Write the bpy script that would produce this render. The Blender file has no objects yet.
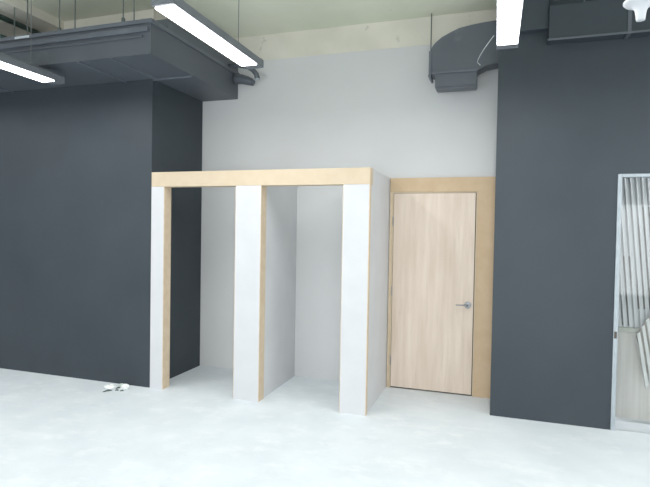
import bpy, bmesh, math, random
from mathutils import Vector, noise
S = bpy.context.scene
COL = S.collection
PI = math.pi

# ---------------------------------------------------------------- materials
def lin(c):
    return tuple(((v/255)/12.92 if v/255 <= .04045 else ((v/255+.055)/1.055)**2.4) for v in c)

def mat(name, c1, c2=None, rough=.6, scale=5.0, stretch=(1, 1, 1), metal=0.0, bump=0.0, detail=6, lo=.35, hi=.65, spec=.5):
    m = bpy.data.materials.new(name); m.use_nodes = True
    nt = m.node_tree; b = nt.nodes['Principled BSDF']
    b.inputs['Roughness'].default_value = rough
    b.inputs['Metallic'].default_value = metal
    b.inputs['Specular IOR Level'].default_value = spec
    tc = nt.nodes.new('ShaderNodeTexCoord'); mp = nt.nodes.new('ShaderNodeMapping')
    mp.inputs['Scale'].default_value = stretch
    nt.links.new(tc.outputs['Object'], mp.inputs['Vector'])
    n = nt.nodes.new('ShaderNodeTexNoise'); n.inputs['Scale'].default_value = scale
    n.inputs['Detail'].default_value = detail
    nt.links.new(mp.outputs['Vector'], n.inputs['Vector'])
    r = nt.nodes.new('ShaderNodeValToRGB')
    r.color_ramp.elements[0].position = lo; r.color_ramp.elements[1].position = hi
    r.color_ramp.elements[0].color = (*lin(c1), 1); r.color_ramp.elements[1].color = (*lin(c2 or c1), 1)
    nt.links.new(n.outputs['Fac'], r.inputs['Fac'])
    nt.links.new(r.outputs['Color'], b.inputs['Base Color'])
    if bump:
        bp = nt.nodes.new('ShaderNodeBump'); bp.inputs['Strength'].default_value = bump
        bp.inputs['Distance'].default_value = .01
        nt.links.new(n.outputs['Fac'], bp.inputs['Height']); nt.links.new(bp.outputs['Normal'], b.inputs['Normal'])
    m['ramp'] = r.name
    return m

def overlay(m, col, scale, lo, hi, amount=1.0, stretch=(1, 1, 1)):
    """a second, sparse layer of marks mixed over the base colour"""
    nt = m.node_tree; b = nt.nodes['Principled BSDF']
    src = b.inputs['Base Color'].links[0].from_socket
    tc = nt.nodes.new('ShaderNodeTexCoord'); mp = nt.nodes.new('ShaderNodeMapping'); mp.inputs['Scale'].default_value = stretch
    mp.inputs['Location'].default_value = (3.7, 1.9, 5.3)
    nt.links.new(tc.outputs['Object'], mp.inputs['Vector'])
    n = nt.nodes.new('ShaderNodeTexNoise'); n.inputs['Scale'].default_value = scale; n.inputs['Detail'].default_value = 8
    n.inputs['Roughness'].default_value = .65
    nt.links.new(mp.outputs['Vector'], n.inputs['Vector'])
    mr = nt.nodes.new('ShaderNodeMapRange'); mr.inputs['From Min'].default_value = lo; mr.inputs['From Max'].default_value = hi
    mr.inputs['To Max'].default_value = amount
    nt.links.new(n.outputs['Fac'], mr.inputs['Value'])
    mx = nt.nodes.new('ShaderNodeMix'); mx.data_type = 'RGBA'
    nt.links.new(mr.outputs['Result'], mx.inputs[0]); nt.links.new(src, mx.inputs[6])
    mx.inputs[7].default_value = (*lin(col), 1)
    nt.links.new(mx.outputs[2], b.inputs['Base Color'])

M = {}
M['dark'] = mat('charcoal_paint', (49, 56, 62), (54, 61, 67), .55, 1.3, bump=.02, spec=.22)
overlay(M['dark'], (96, 102, 108), 2.6, .64, .80, .3, (1.6, 1.6, .7))
M['grey'] = mat('grey_paint', (198, 199, 200), (203, 204, 205), .75, 1.2)
M['panel_grey'] = mat('divider_grey_board', (198, 199, 201), (204, 205, 207), .7, 3)
M['concrete'] = mat('bare_concrete', (204, 201, 188), (217, 213, 200), .85, 2.2, bump=.1)
overlay(M['concrete'], (110, 106, 96), 5, .64, .74, .6)
M['ceiling'] = mat('ceiling_slab', (204, 208, 188), (219, 221, 203), .85, 1.1, bump=.08)
overlay(M['ceiling'], (120, 122, 108), 6, .66, .76, .6)
M['floor'] = mat('dusty_floor', (207, 215, 221), (217, 224, 229), .5, 2.4, bump=.05, detail=10, spec=.4)
overlay(M['floor'], (234, 237, 240), 5, .50, .75, .6, (1, 1.6, 1))
overlay(M['floor'], (192, 200, 208), 9, .62, .74, .35, (1.7, .8, 1))
M['white'] = mat('white_board', (197, 198, 202), (202, 203, 206), .6, 4)
overlay(M['white'], (180, 176, 168), 22, .70, .76, .5)
M['mdf'] = mat('raw_fibreboard', (198, 176, 148), (206, 186, 158), .7, 14)
M['mdf_dark'] = mat('raw_fibreboard_surround', (190, 163, 130), (197, 171, 139), .7, 8)
M['mdf_pale'] = mat('pale_header_board', (193, 174, 147), (199, 181, 155), .65, 9)
M['door'] = mat('pale_wood_grain', (200, 180, 162), (220, 203, 188), .5, 2.6, (4.5, 1, .42), detail=9, lo=.3, hi=.68)
overlay(M['door'], (186, 166, 148), 8, .56, .74, .6, (5, 1, .3))
M['chrome'] = mat('brushed_steel', (128, 131, 134), (150, 152, 155), .35, 20, metal=.6)
M['alu'] = mat('aluminium_frame', (152, 161, 168), (164, 173, 180), .45, 20, metal=.25)
M['duct'] = mat('charcoal_duct', (72, 78, 86), (79, 85, 93), .5, 1.6, bump=.05)
overlay(M['duct'], (108, 116, 124), 3.2, .60, .75, .5)
M['duct_edge'] = mat('duct_flange', (82, 88, 97), (90, 96, 105), .5, 4)
M['rod'] = mat('threaded_rod', (84, 92, 92), (96, 104, 102), .5, 30, metal=.3)
M['green_pipe'] = mat('dark_green_pipe', (52, 78, 74), (60, 88, 82), .5, 8)
M['housing'] = mat('lamp_housing', (96, 101, 108), (104, 109, 116), .5, 8)
M['wire'] = mat('steel_wire', (96, 100, 102), (104, 108, 110), .5, 10)
M['cable'] = mat('white_cable', (222, 224, 226), (230, 232, 234), .5, 10)
M['plastic'] = mat('white_plastic', (204, 207, 212), (210, 213, 218), .4, 6)
M['paper'] = mat('crumpled_white', (226, 232, 230), (242, 244, 243), .6, 14)
M['greenish'] = mat('green_tinted_scrap', (186, 202, 190), (206, 216, 208), .5, 16)
M['scrap'] = mat('dark_scrap', (58, 72, 64), (78, 90, 84), .6, 20)
M['gap'] = mat('dark_gap', (70, 62, 54), (78, 70, 62), .9, 10)
M['pale_wall'] = mat('pale_ribbed_wall', (212, 208, 202), (224, 220, 214), .7, 3, (14, 1, .4))
M['blind'] = mat('blind_slat', (206, 210, 213), (226, 229, 231), .6, 5, (8, 1, .3))
M['beyond'] = mat('grey_beyond_blind', (206, 208, 208), (216, 217, 217), .8, 3, (6, 1, 1))
M['shade'] = mat('shaded_opening', (96, 92, 86), (128, 124, 118), .8, 4, (5, 1, 1))
M['ribbed'] = mat('ribbed_white_board', (226, 228, 226), (236, 237, 235), .6, 8)
M['card'] = mat('taupe_cardboard', (150, 144, 136), (166, 160, 152), .8, 10)
M['streak'] = mat('painted_duct_highlight', (196, 204, 212), (214, 220, 228), .35, 10, metal=.2)  # pale colour standing in for a highlight on the flat duct

def emis(name, col, s):
    m = bpy.data.materials.new(name); m.use_nodes = True; b = m.node_tree.nodes['Principled BSDF']
    b.inputs['Base Color'].default_value = (.9, .9, .9, 1)
    b.inputs['Emission Color'].default_value = (*col, 1); b.inputs['Emission Strength'].default_value = s
    return m
M['glow'] = emis('lit_diffuser', (.96, .98, 1), 9)

def glass():
    m = bpy.data.materials.new('clear_glass'); m.use_nodes = True; nt = m.node_tree
    nt.nodes.clear()
    o = nt.nodes.new('ShaderNodeOutputMaterial'); mx = nt.nodes.new('ShaderNodeMixShader')
    t = nt.nodes.new('ShaderNodeBsdfTransparent'); t.inputs['Color'].default_value = (.97, .98, .98, 1)
    g = nt.nodes.new('ShaderNodeBsdfGlossy'); g.inputs['Roughness'].default_value = .04
    f = nt.nodes.new('ShaderNodeFresnel'); f.inputs['IOR'].default_value = 1.45
    nt.links.new(f.outputs[0], mx.inputs[0]); nt.links.new(t.outputs[0], mx.inputs[1]); nt.links.new(g.outputs[0], mx.inputs[2])
    nt.links.new(mx.outputs[0], o.inputs['Surface'])
    return m
M['glass'] = glass()

# ---------------------------------------------------------------- geometry helpers (world coordinates)
def NB(): return bmesh.new()

def box(bm, x0, x1, y0, y1, z0, z1, bev=0.0):
    t = bmesh.new(); bmesh.ops.create_cube(t, size=1)
    for v in t.verts:
        v.co = Vector(((x0+x1)/2+v.co.x*(x1-x0), (y0+y1)/2+v.co.y*(y1-y0), (z0+z1)/2+v.co.z*(z1-z0)))
    if bev: bmesh.ops.bevel(t, geom=t.edges[:], offset=bev, segments=2, affect='EDGES', profile=.5)
    me = bpy.data.meshes.new('t'); t.to_mesh(me); bm.from_mesh(me); bpy.data.meshes.remove(me); t.free()
    return bm

def tube(bm, pts, r, n=10, cap=True):
    pts = [Vector(p) for p in pts]; rings = []
    up = Vector((0, 0, 1))
    for i, p in enumerate(pts):
        d = (pts[min(i+1, len(pts)-1)]-pts[max(i-1, 0)]).normalized()
        a = d.cross(up)
        if a.length < 1e-3: a = d.cross(Vector((1, 0, 0)))
        a.normalize(); b = d.cross(a).normalized()
        rr = r[i] if isinstance(r, (list, tuple)) else r
        rings.append([bm.verts.new(p+a*math.cos(2*PI*k/n)*rr+b*math.sin(2*PI*k/n)*rr) for k in range(n)])
    for i in range(len(rings)-1):
        for k in range(n):
            bm.faces.new((rings[i][k], rings[i][(k+1) % n], rings[i+1][(k+1) % n], rings[i+1][k]))
    if cap: bm.faces.new(rings[0][::-1]); bm.faces.new(rings[-1])
    return bm

def lathe(bm, prof, c, n=32):
    rings = []
    for r, z in prof:
        rings.append([bm.verts.new((c[0]+r*math.cos(2*PI*k/n), c[1]+r*math.sin(2*PI*k/n), c[2]+z)) for k in range(n)])
    for i in range(len(rings)-1):
        for k in range(n):
            bm.faces.new((rings[i][k], rings[i][(k+1) % n], rings[i+1][(k+1) % n], rings[i+1][k]))
    bm.faces.new(rings[0][::-1]); bm.faces.new(rings[-1])
    return bm

def extrude_poly(bm, poly, y0, y1):
    """poly in X,Z extruded along Y"""
    a = [bm.verts.new((x, y0, z)) for x, z in poly]; b = [bm.verts.new((x, y1, z)) for x, z in poly]
    bm.faces.new(a); bm.faces.new(b[::-1])
    n = len(poly)
    for i in range(n): bm.faces.new((a[i], b[i], b[(i+1) % n], a[(i+1) % n]))
    return bm

def obj(name, bm, m, parent=None, loc=None, smooth=False, label=None):
    base = Vector(loc) if loc is not None else Vector((0, 0, 0))
    p = parent
    off = Vector((0, 0, 0)); q = p
    while q is not None: off = off+q.location; q = q.parent
    bmesh.ops.recalc_face_normals(bm, faces=bm.faces[:])
    for v in bm.verts: v.co -= off+base
    me = bpy.data.meshes.new(name); bm.to_mesh(me); bm.free()
    me.materials.append(m)
    if smooth:
        for f in me.polygons: f.use_smooth = True
    o = bpy.data.objects.new(name, me); COL.objects.link(o); o.parent = parent; o.location = base
    if label: o['label'] = label
    return o

def tag(o, label, cat, group=None, kind=None):
    o['label'] = label; o['category'] = cat
    if group: o['group'] = group
    if kind: o['kind'] = kind
    return o

def empty(name, loc, label, cat, group=None, kind=None):
    o = bpy.data.objects.new(name, None); COL.objects.link(o); o.location = loc; o.empty_display_size = .1
    return tag(o, label, cat, group, kind)

def struct(name, bm, m, label, cat, loc=None):
    o = obj(name, bm, m, None, loc); return tag(o, label, cat, kind='structure')

# ---------------------------------------------------------------- measured layout (metres)
D = .972          # rear wall of the alcove
W = 2.336         # width of the two-bay stall frame
H = 2.2645; HB = 2.114
CEIL = 3.953; GREY_TOP = 3.66
XR0, XR1, YR = 3.412, 4.408, .43
XL, XRR, YB = -5.2, 8.2, -9.0

# ---------------------------------------------------------------- setting
struct('floor', box(NB(), XL-.15, XRR+.15, YB-.15, 3.2, -.12, 0), M['floor'], 'pale bluish white dusty floor', 'floor')
struct('ceiling', box(NB(), XL-.15, XRR+.15, YB-.15, 3.2, CEIL, CEIL+.15), M['ceiling'], 'bare greenish grey concrete ceiling slab', 'ceiling')
struct('trim_7', box(NB(), XL, 0, .004, 1.2, 3.60, CEIL), M['concrete'], 'bare concrete band above the left charcoal wall and flat duct', 'band')
struct('wall_left', box(NB(), XL, 0, 0, 1.2, 0, 3.60), M['dark'], 'charcoal painted wall left of the white stall frame', 'wall')
bm = NB(); box(bm, 0, XR0, D, 1.2, 0, GREY_TOP)
struct('wall_back', bm, M['grey'], 'light grey wall at the back of the alcove', 'wall')
struct('trim_1', box(NB(), 0, XR0, D-.004, 1.2, GREY_TOP, CEIL), M['concrete'], 'unpainted beige concrete band above the grey wall', 'band')
bm = NB(); box(bm, XR0, XR1, YR, 1.2, 0, CEIL)
box(bm, XR1, XRR, YR, YR+.12, 2.212, CEIL)
struct('wall_right', bm, M['dark'], 'charcoal painted wall right of the wooden door', 'wall')
struct('wall_far_left', box(NB(), XL-.15, XL, YB, 1.2, 0, CEIL), M['grey'], 'far left room wall outside the view', 'wall')
struct('wall_far_right', box(NB(), XRR, XRR+.15, YB, 3.2, 0, CEIL), M['grey'], 'far right room wall outside the view', 'wall')
struct('wall_front', box(NB(), XL, XRR, YB-.15, YB, 0, CEIL), M['grey'], 'room wall behind the viewer', 'wall')
# thin downstand beam on the slab at far left
struct('trim_2', box(NB(), -2.6, -1.17, -9, 0, 3.86, CEIL), M['concrete'], 'shallow concrete beam on the ceiling at upper left', 'beam')

# side room seen through the glazing
bm = NB(); box(bm, XR1, XRR, .80, .95, 0, .83)
box(bm, XR1, XRR, .80, .95, 2.75, CEIL)
struct('wall_side_room', bm, M['pale_wall'], 'pale ribbed low wall seen through the glass panel', 'wall')
struct('trim_3', box(NB(), XR1, XRR, .775, .80, .80, .845, .004), mat('sill', (186, 188, 178), (194, 196, 186), .6, 5), 'thin pale sill on the low wall behind the glass', 'sill')
struct('wall_beyond', box(NB(), XR1, XRR, .81, .95, .83, 2.75), M['beyond'], 'pale wall behind the blind slats', 'wall')
bm = NB(); box(bm, 4.66, 5.6, .798, .8095, 1.02, 1.95); box(bm, 4.545, 4.615, .798, .8095, .86, 1.50)
struct('window_2', bm, M['shade'], 'dark window openings behind the blind slats', 'window')

# glazed panel with aluminium frame
w = empty('window_1', (XR1, YR+.02, 0), 'aluminium framed clear glass panel right of the charcoal wall', 'window', kind='structure')
bm = NB()
box(bm, XR1, XR1+.034, YR-.012, YR+.06, 0, 2.212, .003)
obj('window_frame', bm, M['alu'], w)
obj('head_rail', box(NB(), XR1+.034, 5.9, YR-.012, YR+.06, 2.185, 2.212, .003), M['alu'], w)
obj('end_post', box(NB(), 5.9, 5.94, YR-.012, YR+.06, 0, 2.212, .003), M['alu'], w)
obj('glass_pane', box(NB(), XR1+.034, 5.9, YR+.02, YR+.028, .0, 2.185), M['glass'], w)
obj('strike_plate', box(NB(), XR1+.006, XR1+.026, YR-.016, YR-.011, .80, .86, .002), M['gap'], w)
struct('wall_glazing_end', box(NB(), 5.94, XRR, YR, YR+.12, 0, 2.212), M['dark'], 'charcoal wall beyond the glass panel outside the view', 'wall')

# vertical blinds behind the glass, slats slightly skewed
bm = NB()
random.seed(4)
x = XR1+.02; i = 0
while x < 5.9:
    wd = .036
    top = 2.72; bot = .85
    sk = .17                                                        # lean of the slats
    a = [(x-sk*.5, .76, top), (x+wd-sk*.5, .785, top), (x+wd+sk*.5, .785, bot), (x+sk*.5, .76, bot)]
    gapx = (x-XR1)
    vs = [bm.verts.new(p) for p in a]; vt = [bm.verts.new((p[0], p[1]+.004, p[2])) for p in a]
    bm.faces.new(vs); bm.faces.new(vt[::-1])
    for k in range(4): bm.faces.new((vs[k], vt[k], vt[(k+1) % 4], vs[(k+1) % 4]))
    x += .046
    i += 1
bl = empty('vertical_blind', (XR1, .78, 2.72), 'pale grey vertical blind with leaning slats behind the glass', 'blind')
obj('slats', bm, M['blind'], bl)
obj('blind_rail', box(NB(), XR1+.0, 5.9, .74, .798, 2.72, 2.75, .003), M['alu'], bl)

# bright ribbed board and taupe sheet leaning behind the glass
rb = empty('ribbed_board', (4.76, .66, 0), 'white ribbed board leaning behind the glass at right edge', 'board')
bm = NB()
A = Vector((4.655, .70, .78)); U = Vector((.16, .0, .30)); Vv = Vector((.20, 0, -.30))
n = 7
for k in range(n):
    f0 = k/n; f1 = (k+.62)/n
    q = [A+U*f0*1.5+Vector((0, 0, .02)), A+U*f1*1.5, A+U*f1*1.5+Vector((.08, 0, -.46)), A+U*f0*1.5+Vector((.08, 0, -.46))]
    a = [bm.verts.new(p) for p in q]; b = [bm.verts.new(p+Vector((0, .02, 0))) for p in q]
    bm.faces.new(a); bm.faces.new(b[::-1])
    for j in range(4): bm.faces.new((a[j], b[j], b[(j+1) % 4], a[(j+1) % 4]))
obj('ribs', bm, M['ribbed'], rb)
bm = NB()
q = [A+Vector((0, .022, 0)), A+U*1.5+Vector((0, .022, 0)), A+U*1.5+Vector((.08, .022, -.46)), A+Vector((.30, .022, -.60)), A+Vector((.30, .022, -.60)), A+Vector((.08, .022, -.30))]
q = q[:4]+q[5:]
a = [bm.verts.new(p) for p in q]; b = [bm.verts.new(p+Vector((0, .02, 0))) for p in q]
bm.faces.new(a); bm.faces.new(b[::-1])
for j in range(len(q)): bm.faces.new((a[j], b[j], b[(j+1) % len(q)], a[(j+1) % len(q)]))
obj('backing', bm, M['card'], rb)

# ---------------------------------------------------------------- stall frame with two open bays
st = empty('stall_frame', (0, 0, 0), 'white and raw wood stall frame with two open bays against grey wall', 'stall')
T = .012
DP = .12
obj('header', box(NB(), 0, W, 0, DP, HB, H, .0015), M['mdf_pale'], st, label='pale wood header board across both bays')
# left post
pz = obj('post', box(NB(), 0, .15, 0, DP, 0, HB-.001, .001), M['white'], st, label='white faced post against the charcoal wall')
obj('jamb_strip', box(NB(), .1502, .158, .002, DP, 0, HB-.001), M['mdf'], pz)
# middle divider
def divider(x0, x1, strip, zt, lab, left_line=False):
    d = obj('divider', box(NB(), x0, x1, 0, .018, 0, HB-.001, .001), M['white'], st, label=lab)
    obj('edge_strip', box(NB(), x1+.0002, x1+.006, .001, strip, 0, zt), M['mdf'], d)
    obj('edge_strip', box(NB(), x0-.005, x0-.0002, .001, .02 if left_line else DP, 0, HB-.001), M['mdf'], d)
    obj('side_panel', box(NB(), x0, x1, .0182 if zt < H-.01 else DP+.001, D-.001, 0, HB-.001 if zt < H-.01 else H-.001), M['panel_grey'], d)
    return d
divider(.985, 1.253, DP+.002, HB-.001, 'white ended middle divider between the two bays')
d2 = divider(2.087, W-.006, .05, HB-.001, 'white ended right divider beside the wooden door', True)
# upper part of the right divider, behind the header
obj('upper_side_panel', box(NB(), 2.087, W-.006, DP+.001, D-.001, HB-.001, H-.002), M['panel_grey'], d2)
obj('upper_side_panel', box(NB(), .985, 1.253, DP+.001, D-.001, HB-.001, H-.002), M['panel_grey'], st)
obj('corner_strip', box(NB(), W-.0058, W+.001, -.001, .05, 0, H), M['mdf'], d2)

# ---------------------------------------------------------------- door and its surround
dx0, dx1, DH = 2.380, 3.222, 2.098
bm = NB()
box(bm, W+.001, XR0-.001, D-.03, D-.001, DH+.016, 2.262, .001)
box(bm, dx1+.018, XR0-.001, D-.03, D-.001, 0, DH+.016, .001)
struct('trim_4', bm, M['mdf_dark'], 'tan fibreboard surround over and right of the door', 'door surround')
bm = NB()
box(bm, dx0-.014, dx0-.004, D-.034, D-.002, 0, DH+.014)
box(bm, dx1+.009, dx1+.018, D-.036, D-.002, 0, DH+.014)
box(bm, dx0-.004, dx1+.004, D-.034, D-.002, DH+.004, DH+.014)
struct('trim_5', bm, M['mdf_pale'], 'thin pale door lining around the wooden door', 'door lining')
struct('trim_6', box(NB(), W+.001, dx0-.0145, D-.026, D-.002, 0, DH+.015), M['mdf'], 'narrow wood strip between stall side and door', 'strip')
dr = empty('door_1', ((dx0+dx1)/2, D-.02, 0), 'pale wood grain flush door with lever handle', 'door', kind='structure')
obj('door_leaf', box(NB(), dx0, dx1, D-.028, D-.002, .016, DH, .0015), M['door'], dr)
obj('door_gap', box(NB(), dx0-.004, dx1+.009, D-.012, D-.0015, 0, DH+.004), M['gap'], dr)
hd = obj('door_handle', lathe(NB(), [(.036, 0), (.036, .006), (.032, .010), (.012, .012), (.012, .04), (.010, .042)], tuple(dr.location)), M['chrome'], dr, smooth=False)
hd.rotation_euler = (PI/2, 0, 0); hd.location = (3.168-(dx0+dx1)/2, -.008, .943)
lv = bpy.data.objects.new('lever', bpy.data.meshes.new('lever')); bm = NB()
tube(bm, [(0, 0, .036), (-.02, 0, .046), (-.05, 0, .048), (-.118, 0, .048)], [.011, .009, .007, .006], 12)
for v in bm.verts: pass
bm.to_mesh(lv.data); bm.free(); lv.data.materials.append(M['chrome']); COL.objects.link(lv); lv.parent = hd
kh = bpy.data.objects.new('key_cylinder', bpy.data.meshes.new('key_cylinder')); bm = NB()
lathe(bm, [(.006, .040), (.006, .0505), (.004, .051)], (0, 0, 0), 16); bm.to_mesh(kh.data); bm.free(); kh.data.materials.append(M['gap']); COL.objects.link(kh); kh.parent = hd
for z in (.30, 1.05, 1.80):
    h_ = NB(); tube(h_, [(dx0-.004, D-.034, z-.05), (dx0-.004, D-.034, z+.05)], .006, 10)
    obj('hinge', h_, M['chrome'], dr)

# ---------------------------------------------------------------- linear pendant lamps
def make_lamp(x, y1, label):
    L = 1.19; z = 3.08
    t = empty('pendant_lamp', (x, y1-L/2, z), label, 'lamp', 'linear pendant lamps in a row')
    bm = NB()
    prof = [(x-.077, z+.012), (x+.077, z+.012), (x+.077, z+.070), (x+.05, z+.095), (x-.05, z+.095), (x-.077, z+.070)]
    extrude_poly(bm, prof, y1-L-.02, y1+.11)
    obj('housing', bm, M['housing'], t)
    obj('diffuser', box(NB(), x-.072, x+.072, y1-L, y1, z, z+.0115, .003), M['glow'], t)
    for yy in (y1-L-.026, y1+.11):
        bm = NB(); extrude_poly(bm, [(a+(0.003 if a > x else -.003), b+(.002 if b > z+.05 else -.002)) for a, b in prof], yy, yy+.006)
        obj('end_cap', bm, M['housing'], t)
    for yy in (y1-.2, y1-1.0):
        wr = obj('suspension_wire', tube(NB(), [(x, yy, z+.12), (x, yy, CEIL-.001)], .003, 8), M['wire'], t)
        bm = NB()
        ring = [(x+.016*math.cos(a), yy, z+.110+.018*math.sin(a)) for a in [2*PI*k/14 for k in range(15)]]
        tube(bm, ring, .0035, 6); obj('hook', bm, M['wire'], wr)
    return t
l1 = make_lamp(1.396, -.565, 'lit linear pendant lamp above the stall frame')
def copy_tree(o, parent=None):
    c = o.copy(); COL.objects.link(c); c.parent = parent
    for ch in list(o.children): copy_tree(ch, c)
    return c
for x, y1, lab in ((-.72, -.63, 'lit linear pendant lamp in front of the left charcoal wall'),
                   (3.474, -.50, 'lit linear pendant lamp above the wooden door, beside the elbow duct')):
    c = copy_tree(l1); c.location = (x, y1-.595, 3.08); c['label'] = lab
def area(x, y, z, sx, sy, p, col=(.975, .985, 1), name='lamp_or_fill_light'):
    ld = bpy.data.lights.new(name, 'AREA'); ld.shape = 'RECTANGLE'; ld.size = sx; ld.size_y = sy; ld.energy = p; ld.color = col
    o = bpy.data.objects.new(name, ld); COL.objects.link(o); o.location = (x, y, z); return o
P = 22; PB = .75
for x, y in ((1.356, -1.155), (-.605, -1.23), (3.474, -1.07)):
    area(x, y, 3.074, .12, 1.18, P)
for x in (-2.6, -.6, 1.4, 3.45, 5.5):
    for y in (-3.6, -6.2):
        area(x, y, 3.08, .14, 1.2, P*PB)
wl = area(2.5, -8.9, 1.35, 9, 2.2, 240, (.94, .97, 1), 'added_front_fill'); wl.rotation_euler = (PI/2, 0, 0)  # unseen soft fill added behind the viewer to lift the bays
area(5.5, -1.1, 3.08, .14, 1.2, P*1.6)
wr_ = area(8.1, -3.2, 1.7, 4.5, 2.4, 75, (.94, .97, 1), 'added_side_fill'); wr_.rotation_euler = (PI/2, 0, PI/2)  # unseen fill added at far right to lighten right-facing sides
area(-2.6, -1.2, 3.08, .14, 1.2, P)
area(5.0, .66, 3.7, .9, .2, 85)                                    # unseen fill light added to brighten the side room
area(5.2, 1.05, 3.6, .8, .1, 8)

# white cable from the right lamp to the duct
pts = []
p0, p1, p2 = Vector((3.378, -.60, 3.12)), Vector((3.25, .10, 3.22)), Vector((3.222, .545, 3.30))
for k in range(17):
    t = k/16; pts.append(p0*(1-t)**2+p1*2*t*(1-t)+p2*t*t)
pts.append(Vector((3.25, .54, 3.27)))
lamp_r = [o for o in COL.objects if o.name.startswith('pendant_lamp') and o.location.x > 3][0]
obj('power_cable', tube(NB(), pts, .003, 8), M['cable'], lamp_r, label='thin white cable sagging to the elbow duct')

# ---------------------------------------------------------------- ducts
YF = -.67
# large flat duct over the left charcoal wall, turning back to the rear wall
dk = empty('flat_duct', (0, 0, 3.235), 'large flat charcoal duct running above the left charcoal wall', 'duct')
def lshape(z0, z1, g=0.0):
    P_ = [(-5.19, YF-g), (.478+g, YF-g), (.478+g, D-.002), (.002, D-.002), (.002, -.002), (-5.19, -.002)]
    bm = NB(); a = [bm.verts.new((x, y, z0)) for x, y in P_]; b = [bm.verts.new((x, y, z1)) for x, y in P_]
    bm.faces.new(a); bm.faces.new(b[::-1])
    for i in range(len(P_)): bm.faces.new((a[i], b[i], b[(i+1) % len(P_)], a[(i+1) % len(P_)]))
    return bm
obj('duct_body', lshape(3.232, 3.50), M['duct'], dk)
obj('top_flange', lshape(3.50, 3.535, .02), M['duct_edge'], dk)
for x in (-1.9, -.33, .05):
    bm = NB(); box(bm, x-.012, x+.012, YF+.002, -.004, 3.220, 3.2318, .002)
    obj('seam_rib', bm, M['duct_edge'], dk)
for x, y in ((-1.19, -.6), (-1.02, -.6), (-.62, -.6), (-.432, -.6), (.14, -.62), (.242, -.6)):
    rd = obj('hanger_rod', tube(NB(), [(x, y, 3.49), (x, y, 3.86 if x < -1.17 else CEIL)], .006, 8), M['rod'], dk)
    if x in (-.62, .14):
        obj('rod_coupling', lathe(NB(), [(.014, 0), (.017, .005), (.017, .06), (.012, .066)], (x, y, 3.536), 12), M['rod'], rd)
obj('front_lip', box(NB(), -5.19, .46, YF-.03, YF-.001, 3.425, 3.47, .008), M['duct_edge'], dk)
obj('front_lip', box(NB(), -5.19, .40, YF-.018, YF-.001, 3.38, 3.40, .006), M['duct'], dk)
obj('painted_highlight', box(NB(), -1.08, -.90, YF-.024, YF-.020, 3.503, 3.525, .001), M['streak'], dk, label='bright painted highlight on the duct flange')  # thin pale strip imitating a bright glint on the duct front
obj('lower_batten', box(NB(), .004, .47, -.006, .016, 3.215, 3.2318, .002), M['duct_edge'], dk)

obj('upper_step', extrude_poly(NB(), [(.20, 3.5355), (.476, 3.5355), (.476, 3.635), (.20, 3.635)], -.42, D-.004), M['duct'], dk)

# short stub and bent pipe beyond the duct end
bm = NB(); tube(bm, [(.502, .86, 3.44), (.58, .86, 3.43), (.66, .86, 3.405), (.735, .86, 3.375)], [.055, .055, .05, .035], 14)
tag(obj('stub_pipe', bm, M['duct'], smooth=False), 'short dark stub pipe sticking out of the left duct end', 'pipe')
bm = NB(); tube(bm, [(.479, .75, 3.56), (.60, .76, 3.555), (.70, .78, 3.535), (.76, .79, 3.50), (.80, .80, 3.45), (.812, .80, 3.40)], [.024, .024, .026, .028, .03, .03], 14)
bp_ = empty('bent_pipe', (.479, .75, 3.56), 'dark bent pipe turning down past the left duct end', 'pipe')
obj('pipe_body', bm, M['duct'], bp_, smooth=True)
obj('pipe_mouth', lathe(NB(), [(.026, 0), (.032, .003), (.032, .015), (.028, .018)], (.812, .80, 3.385), 14), M['alu'], bp_)

# elbow duct coming out of the right charcoal wall
E0, E1 = .62, .80
ed = empty('elbow_duct', (3.0, .71, 3.12), 'charcoal elbow duct turning down left of the right charcoal wall', 'duct')
k = (E0+4.582)/(.8+4.582)
def ez(z): return 1.6794+(z-1.6794)*k
def ex(x): return 3.4234+(x-3.4234)*k
poly = [(2.752, 3.305), (2.748, 3.50), (2.765, 3.57), (2.80, 3.615), (2.86, 3.662), (2.95, 3.705), (3.03, 3.737), (3.15, 3.757), (3.28, 3.770), (3.45, 3.778),
        (3.45, 3.36), (3.30, 3.345), (3.23, 3.31), (3.215, 3.305)]
obj('duct_body', extrude_poly(NB(), [(ex(a), ez(b)) for a, b in poly[:9]]+[(XR0-.001, ez(3.778)), (XR0-.001, ez(3.36))]+[(ex(a), ez(b)) for a, b in poly[11:]], E0, E1), M['duct'], ed)
obj('end_flange', box(NB(), ex(2.738), ex(2.762), E0-.015, E1+.015, ez(3.262), ez(3.53), .003), M['duct_edge'], ed)
cl = NB(); box(cl, ex(2.80), ex(3.212), E0+.01, E1-.01, ez(3.165), ez(3.303), .004)
box(cl, ex(2.815), ex(3.205), E0+.02, E1-.02, ez(3.148), ez(3.165), .002)
obj('outlet_collar', cl, M['duct'], ed)
obj('collar_flange', box(NB(), ex(2.765), ex(3.222), E0-.012, E1+.012, ez(3.296), ez(3.318), .003), M['duct_edge'], ed)
obj('hanger_rod', tube(NB(), [(2.742, .90, 3.30), (2.742, .90, CEIL)], .006, 8), M['rod'], ed)
obj('rod_bracket', box(NB(), 2.73, 2.76, .815, .915, 3.28, 3.30, .002), M['rod'], ed)

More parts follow.
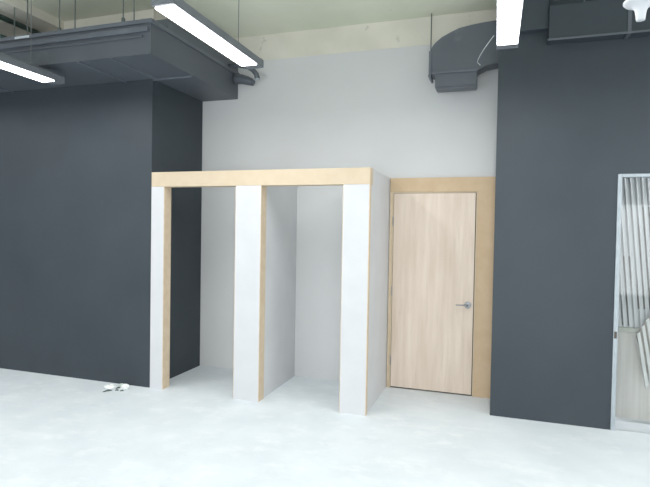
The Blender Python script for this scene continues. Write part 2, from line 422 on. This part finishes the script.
# duct over the right charcoal wall
rdk = empty('wall_duct', (4.3, .2, 3.33), 'long charcoal duct along the top of the right charcoal wall', 'duct')
obj('duct_body', box(NB(), 3.82, 7.9, .30, YR-.002, 3.36, 3.66, .006), M['dark'], rdk)
obj('duct_step', box(NB(), 3.50, 3.82, .34, YR-.002, 3.48, 3.80, .006), M['dark'], rdk)
obj('seam_rib', box(NB(), 4.42, 4.45, .292, YR-.002, 3.352, 3.67, .002), M['duct'], rdk)
obj('bottom_flange', box(NB(), 3.81, 7.9, .287, .299, 3.355, 3.372, .002), M['duct'], rdk)
obj('hanger_rod', tube(NB(), [(4.1, .36, 3.65), (4.1, .36, CEIL)], .006, 8), M['rod'], rdk)

# dark green pipe under the slab
pp = empty('ceiling_pipe', (-1.6, -3, 3.78), 'dark green pipe running under the ceiling at upper left', 'pipe')
obj('pipe_body', tube(NB(), [(-1.40, -8.9, 3.80), (-1.40, -.02, 3.80)], .028, 14), M['green_pipe'], pp, smooth=True)
for y in (-1.5, -3.0, -4.5):
    obj('pipe_clip', tube(NB(), [(-1.40, y, 3.82), (-1.40, y, 3.862)], .008, 8), M['rod'], pp)
tag(obj('cable_tray', box(NB(), -3.6, -1.32, -.64, -.44, 3.536, 3.60, .005), M['green_pipe']), 'dark green tray lying on the flat duct at upper left corner', 'tray')

# funnel fitting
ff = empty('funnel_fitting', (4.105, -1.5, 2.79), 'white flared funnel shaped ceiling fitting at the upper right corner', 'fitting')
cz = 2.80; fx = 4.112
obj('funnel', lathe(NB(), [(.019, 0), (.021, .002), (.024, .030), (.028, .052), (.036, .066), (.052, .076), (.074, .084), (.082, .092), (.082, .100), (.074, .108), (.055, .116), (.036, .126), (.022, .14)], (fx, -1.5, cz), 48), M['plastic'], ff, smooth=True)
obj('hanger_rod', tube(NB(), [(fx, -1.5, cz+.135), (fx, -1.5, CEIL)], .009, 12), M['plastic'], ff)

# ---------------------------------------------------------------- scraps on the floor
def crumple(name, c, s, seed, m, label, flat=.45):
    bm = NB(); bmesh.ops.create_icosphere(bm, subdivisions=4, radius=1)
    off = Vector((seed*3.1, seed*1.7, 0))
    for v in bm.verts:
        d = v.co.normalized()
        k = 1+.55*noise.noise(d*1.8+off)+.32*abs(noise.noise(d*4.5+off))+.10*noise.noise(d*11+off)
        v.co = Vector((d.x*s[0]*k, d.y*s[1]*k, d.z*s[2]*k))
    mz = min(v.co.z for v in bm.verts)*.55
    for v in bm.verts:
        v.co.z = max(v.co.z, mz)-mz+.0005
        v.co += Vector(c)
    return tag(obj(name, bm, m, loc=c), label, 'scrap')
crumple('crumpled_paper', (-.365, -.165, 0), (.050, .040, .022), 1, M['paper'], 'crumpled white paper scrap on the floor, left one of the pair by charcoal wall')
crumple('crumpled_paper', (-.205, -.135, 0), (.038, .034, .026), 5, M['paper'], 'crumpled white paper scrap on the floor, nearer the white post')
crumple('plastic_scrap', (-.300, -.075, 0), (.024, .018, .015), 9, M['greenish'], 'pale green crumpled plastic scrap between two white paper scraps')
def strip(name, a, b, h, label):
    a = Vector(a); b = Vector(b); m_ = (a+b)/2+Vector((0, .004, h))
    tag(obj(name, tube(NB(), [a, a*.6+m_*.4, m_, b*.6+m_*.4, b], [.003, .006, .007, .006, .003], 8), M['scrap']), label, 'scrap')
strip('twisted_strip', (-.345, -.300, .004), (-.290, -.225, .006), .006, 'longest dark strip, left of the small floor scraps')
strip('twisted_strip', (-.292, -.165, .004), (-.272, -.125, .006), .008, 'dark strip right in front of the pale green scrap')
strip('twisted_strip', (-.262, -.215, .004), (-.232, -.200, .005), .004, 'short dark strip between the two white paper scraps')
strip('twisted_strip', (-.205, -.212, .004), (-.175, -.190, .005), .004, 'short dark strip in front of the right white scrap')

# ---------------------------------------------------------------- world, camera, colour
wd = bpy.data.worlds.new('world'); S.world = wd; wd.use_nodes = True
wd.node_tree.nodes['Background'].inputs[0].default_value = (.8, .85, .9, 1); wd.node_tree.nodes['Background'].inputs[1].default_value = .3
cd = bpy.data.cameras.new('camera'); cam = bpy.data.objects.new('camera', cd); COL.objects.link(cam); S.camera = cam
cd.sensor_fit = 'HORIZONTAL'; cd.sensor_width = 36; cd.lens = 517.94*36/650; cd.clip_start = .05
yaw, pitch, roll = .3176, -.0235, .0169
fw = Vector((-math.sin(yaw)*math.cos(pitch), math.cos(yaw)*math.cos(pitch), math.sin(pitch)))
rt = Vector((math.cos(yaw), math.sin(yaw), 0)); up = rt.cross(fw)
r = rt*math.cos(roll)+up*math.sin(roll); u = -rt*math.sin(roll)+up*math.cos(roll)
from mathutils import Matrix
R = Matrix((r, u, -fw)).transposed().to_4x4(); R.translation = Vector((3.4234, -4.582, 1.6794)); cam.matrix_world = R
S.view_settings.view_transform = 'Standard'; S.view_settings.look = 'None'
S.view_settings.exposure = -.05; S.view_settings.gamma = 1.12
S.cycles.max_bounces = 8; S.cycles.diffuse_bounces = 5; S.cycles.use_denoising = True
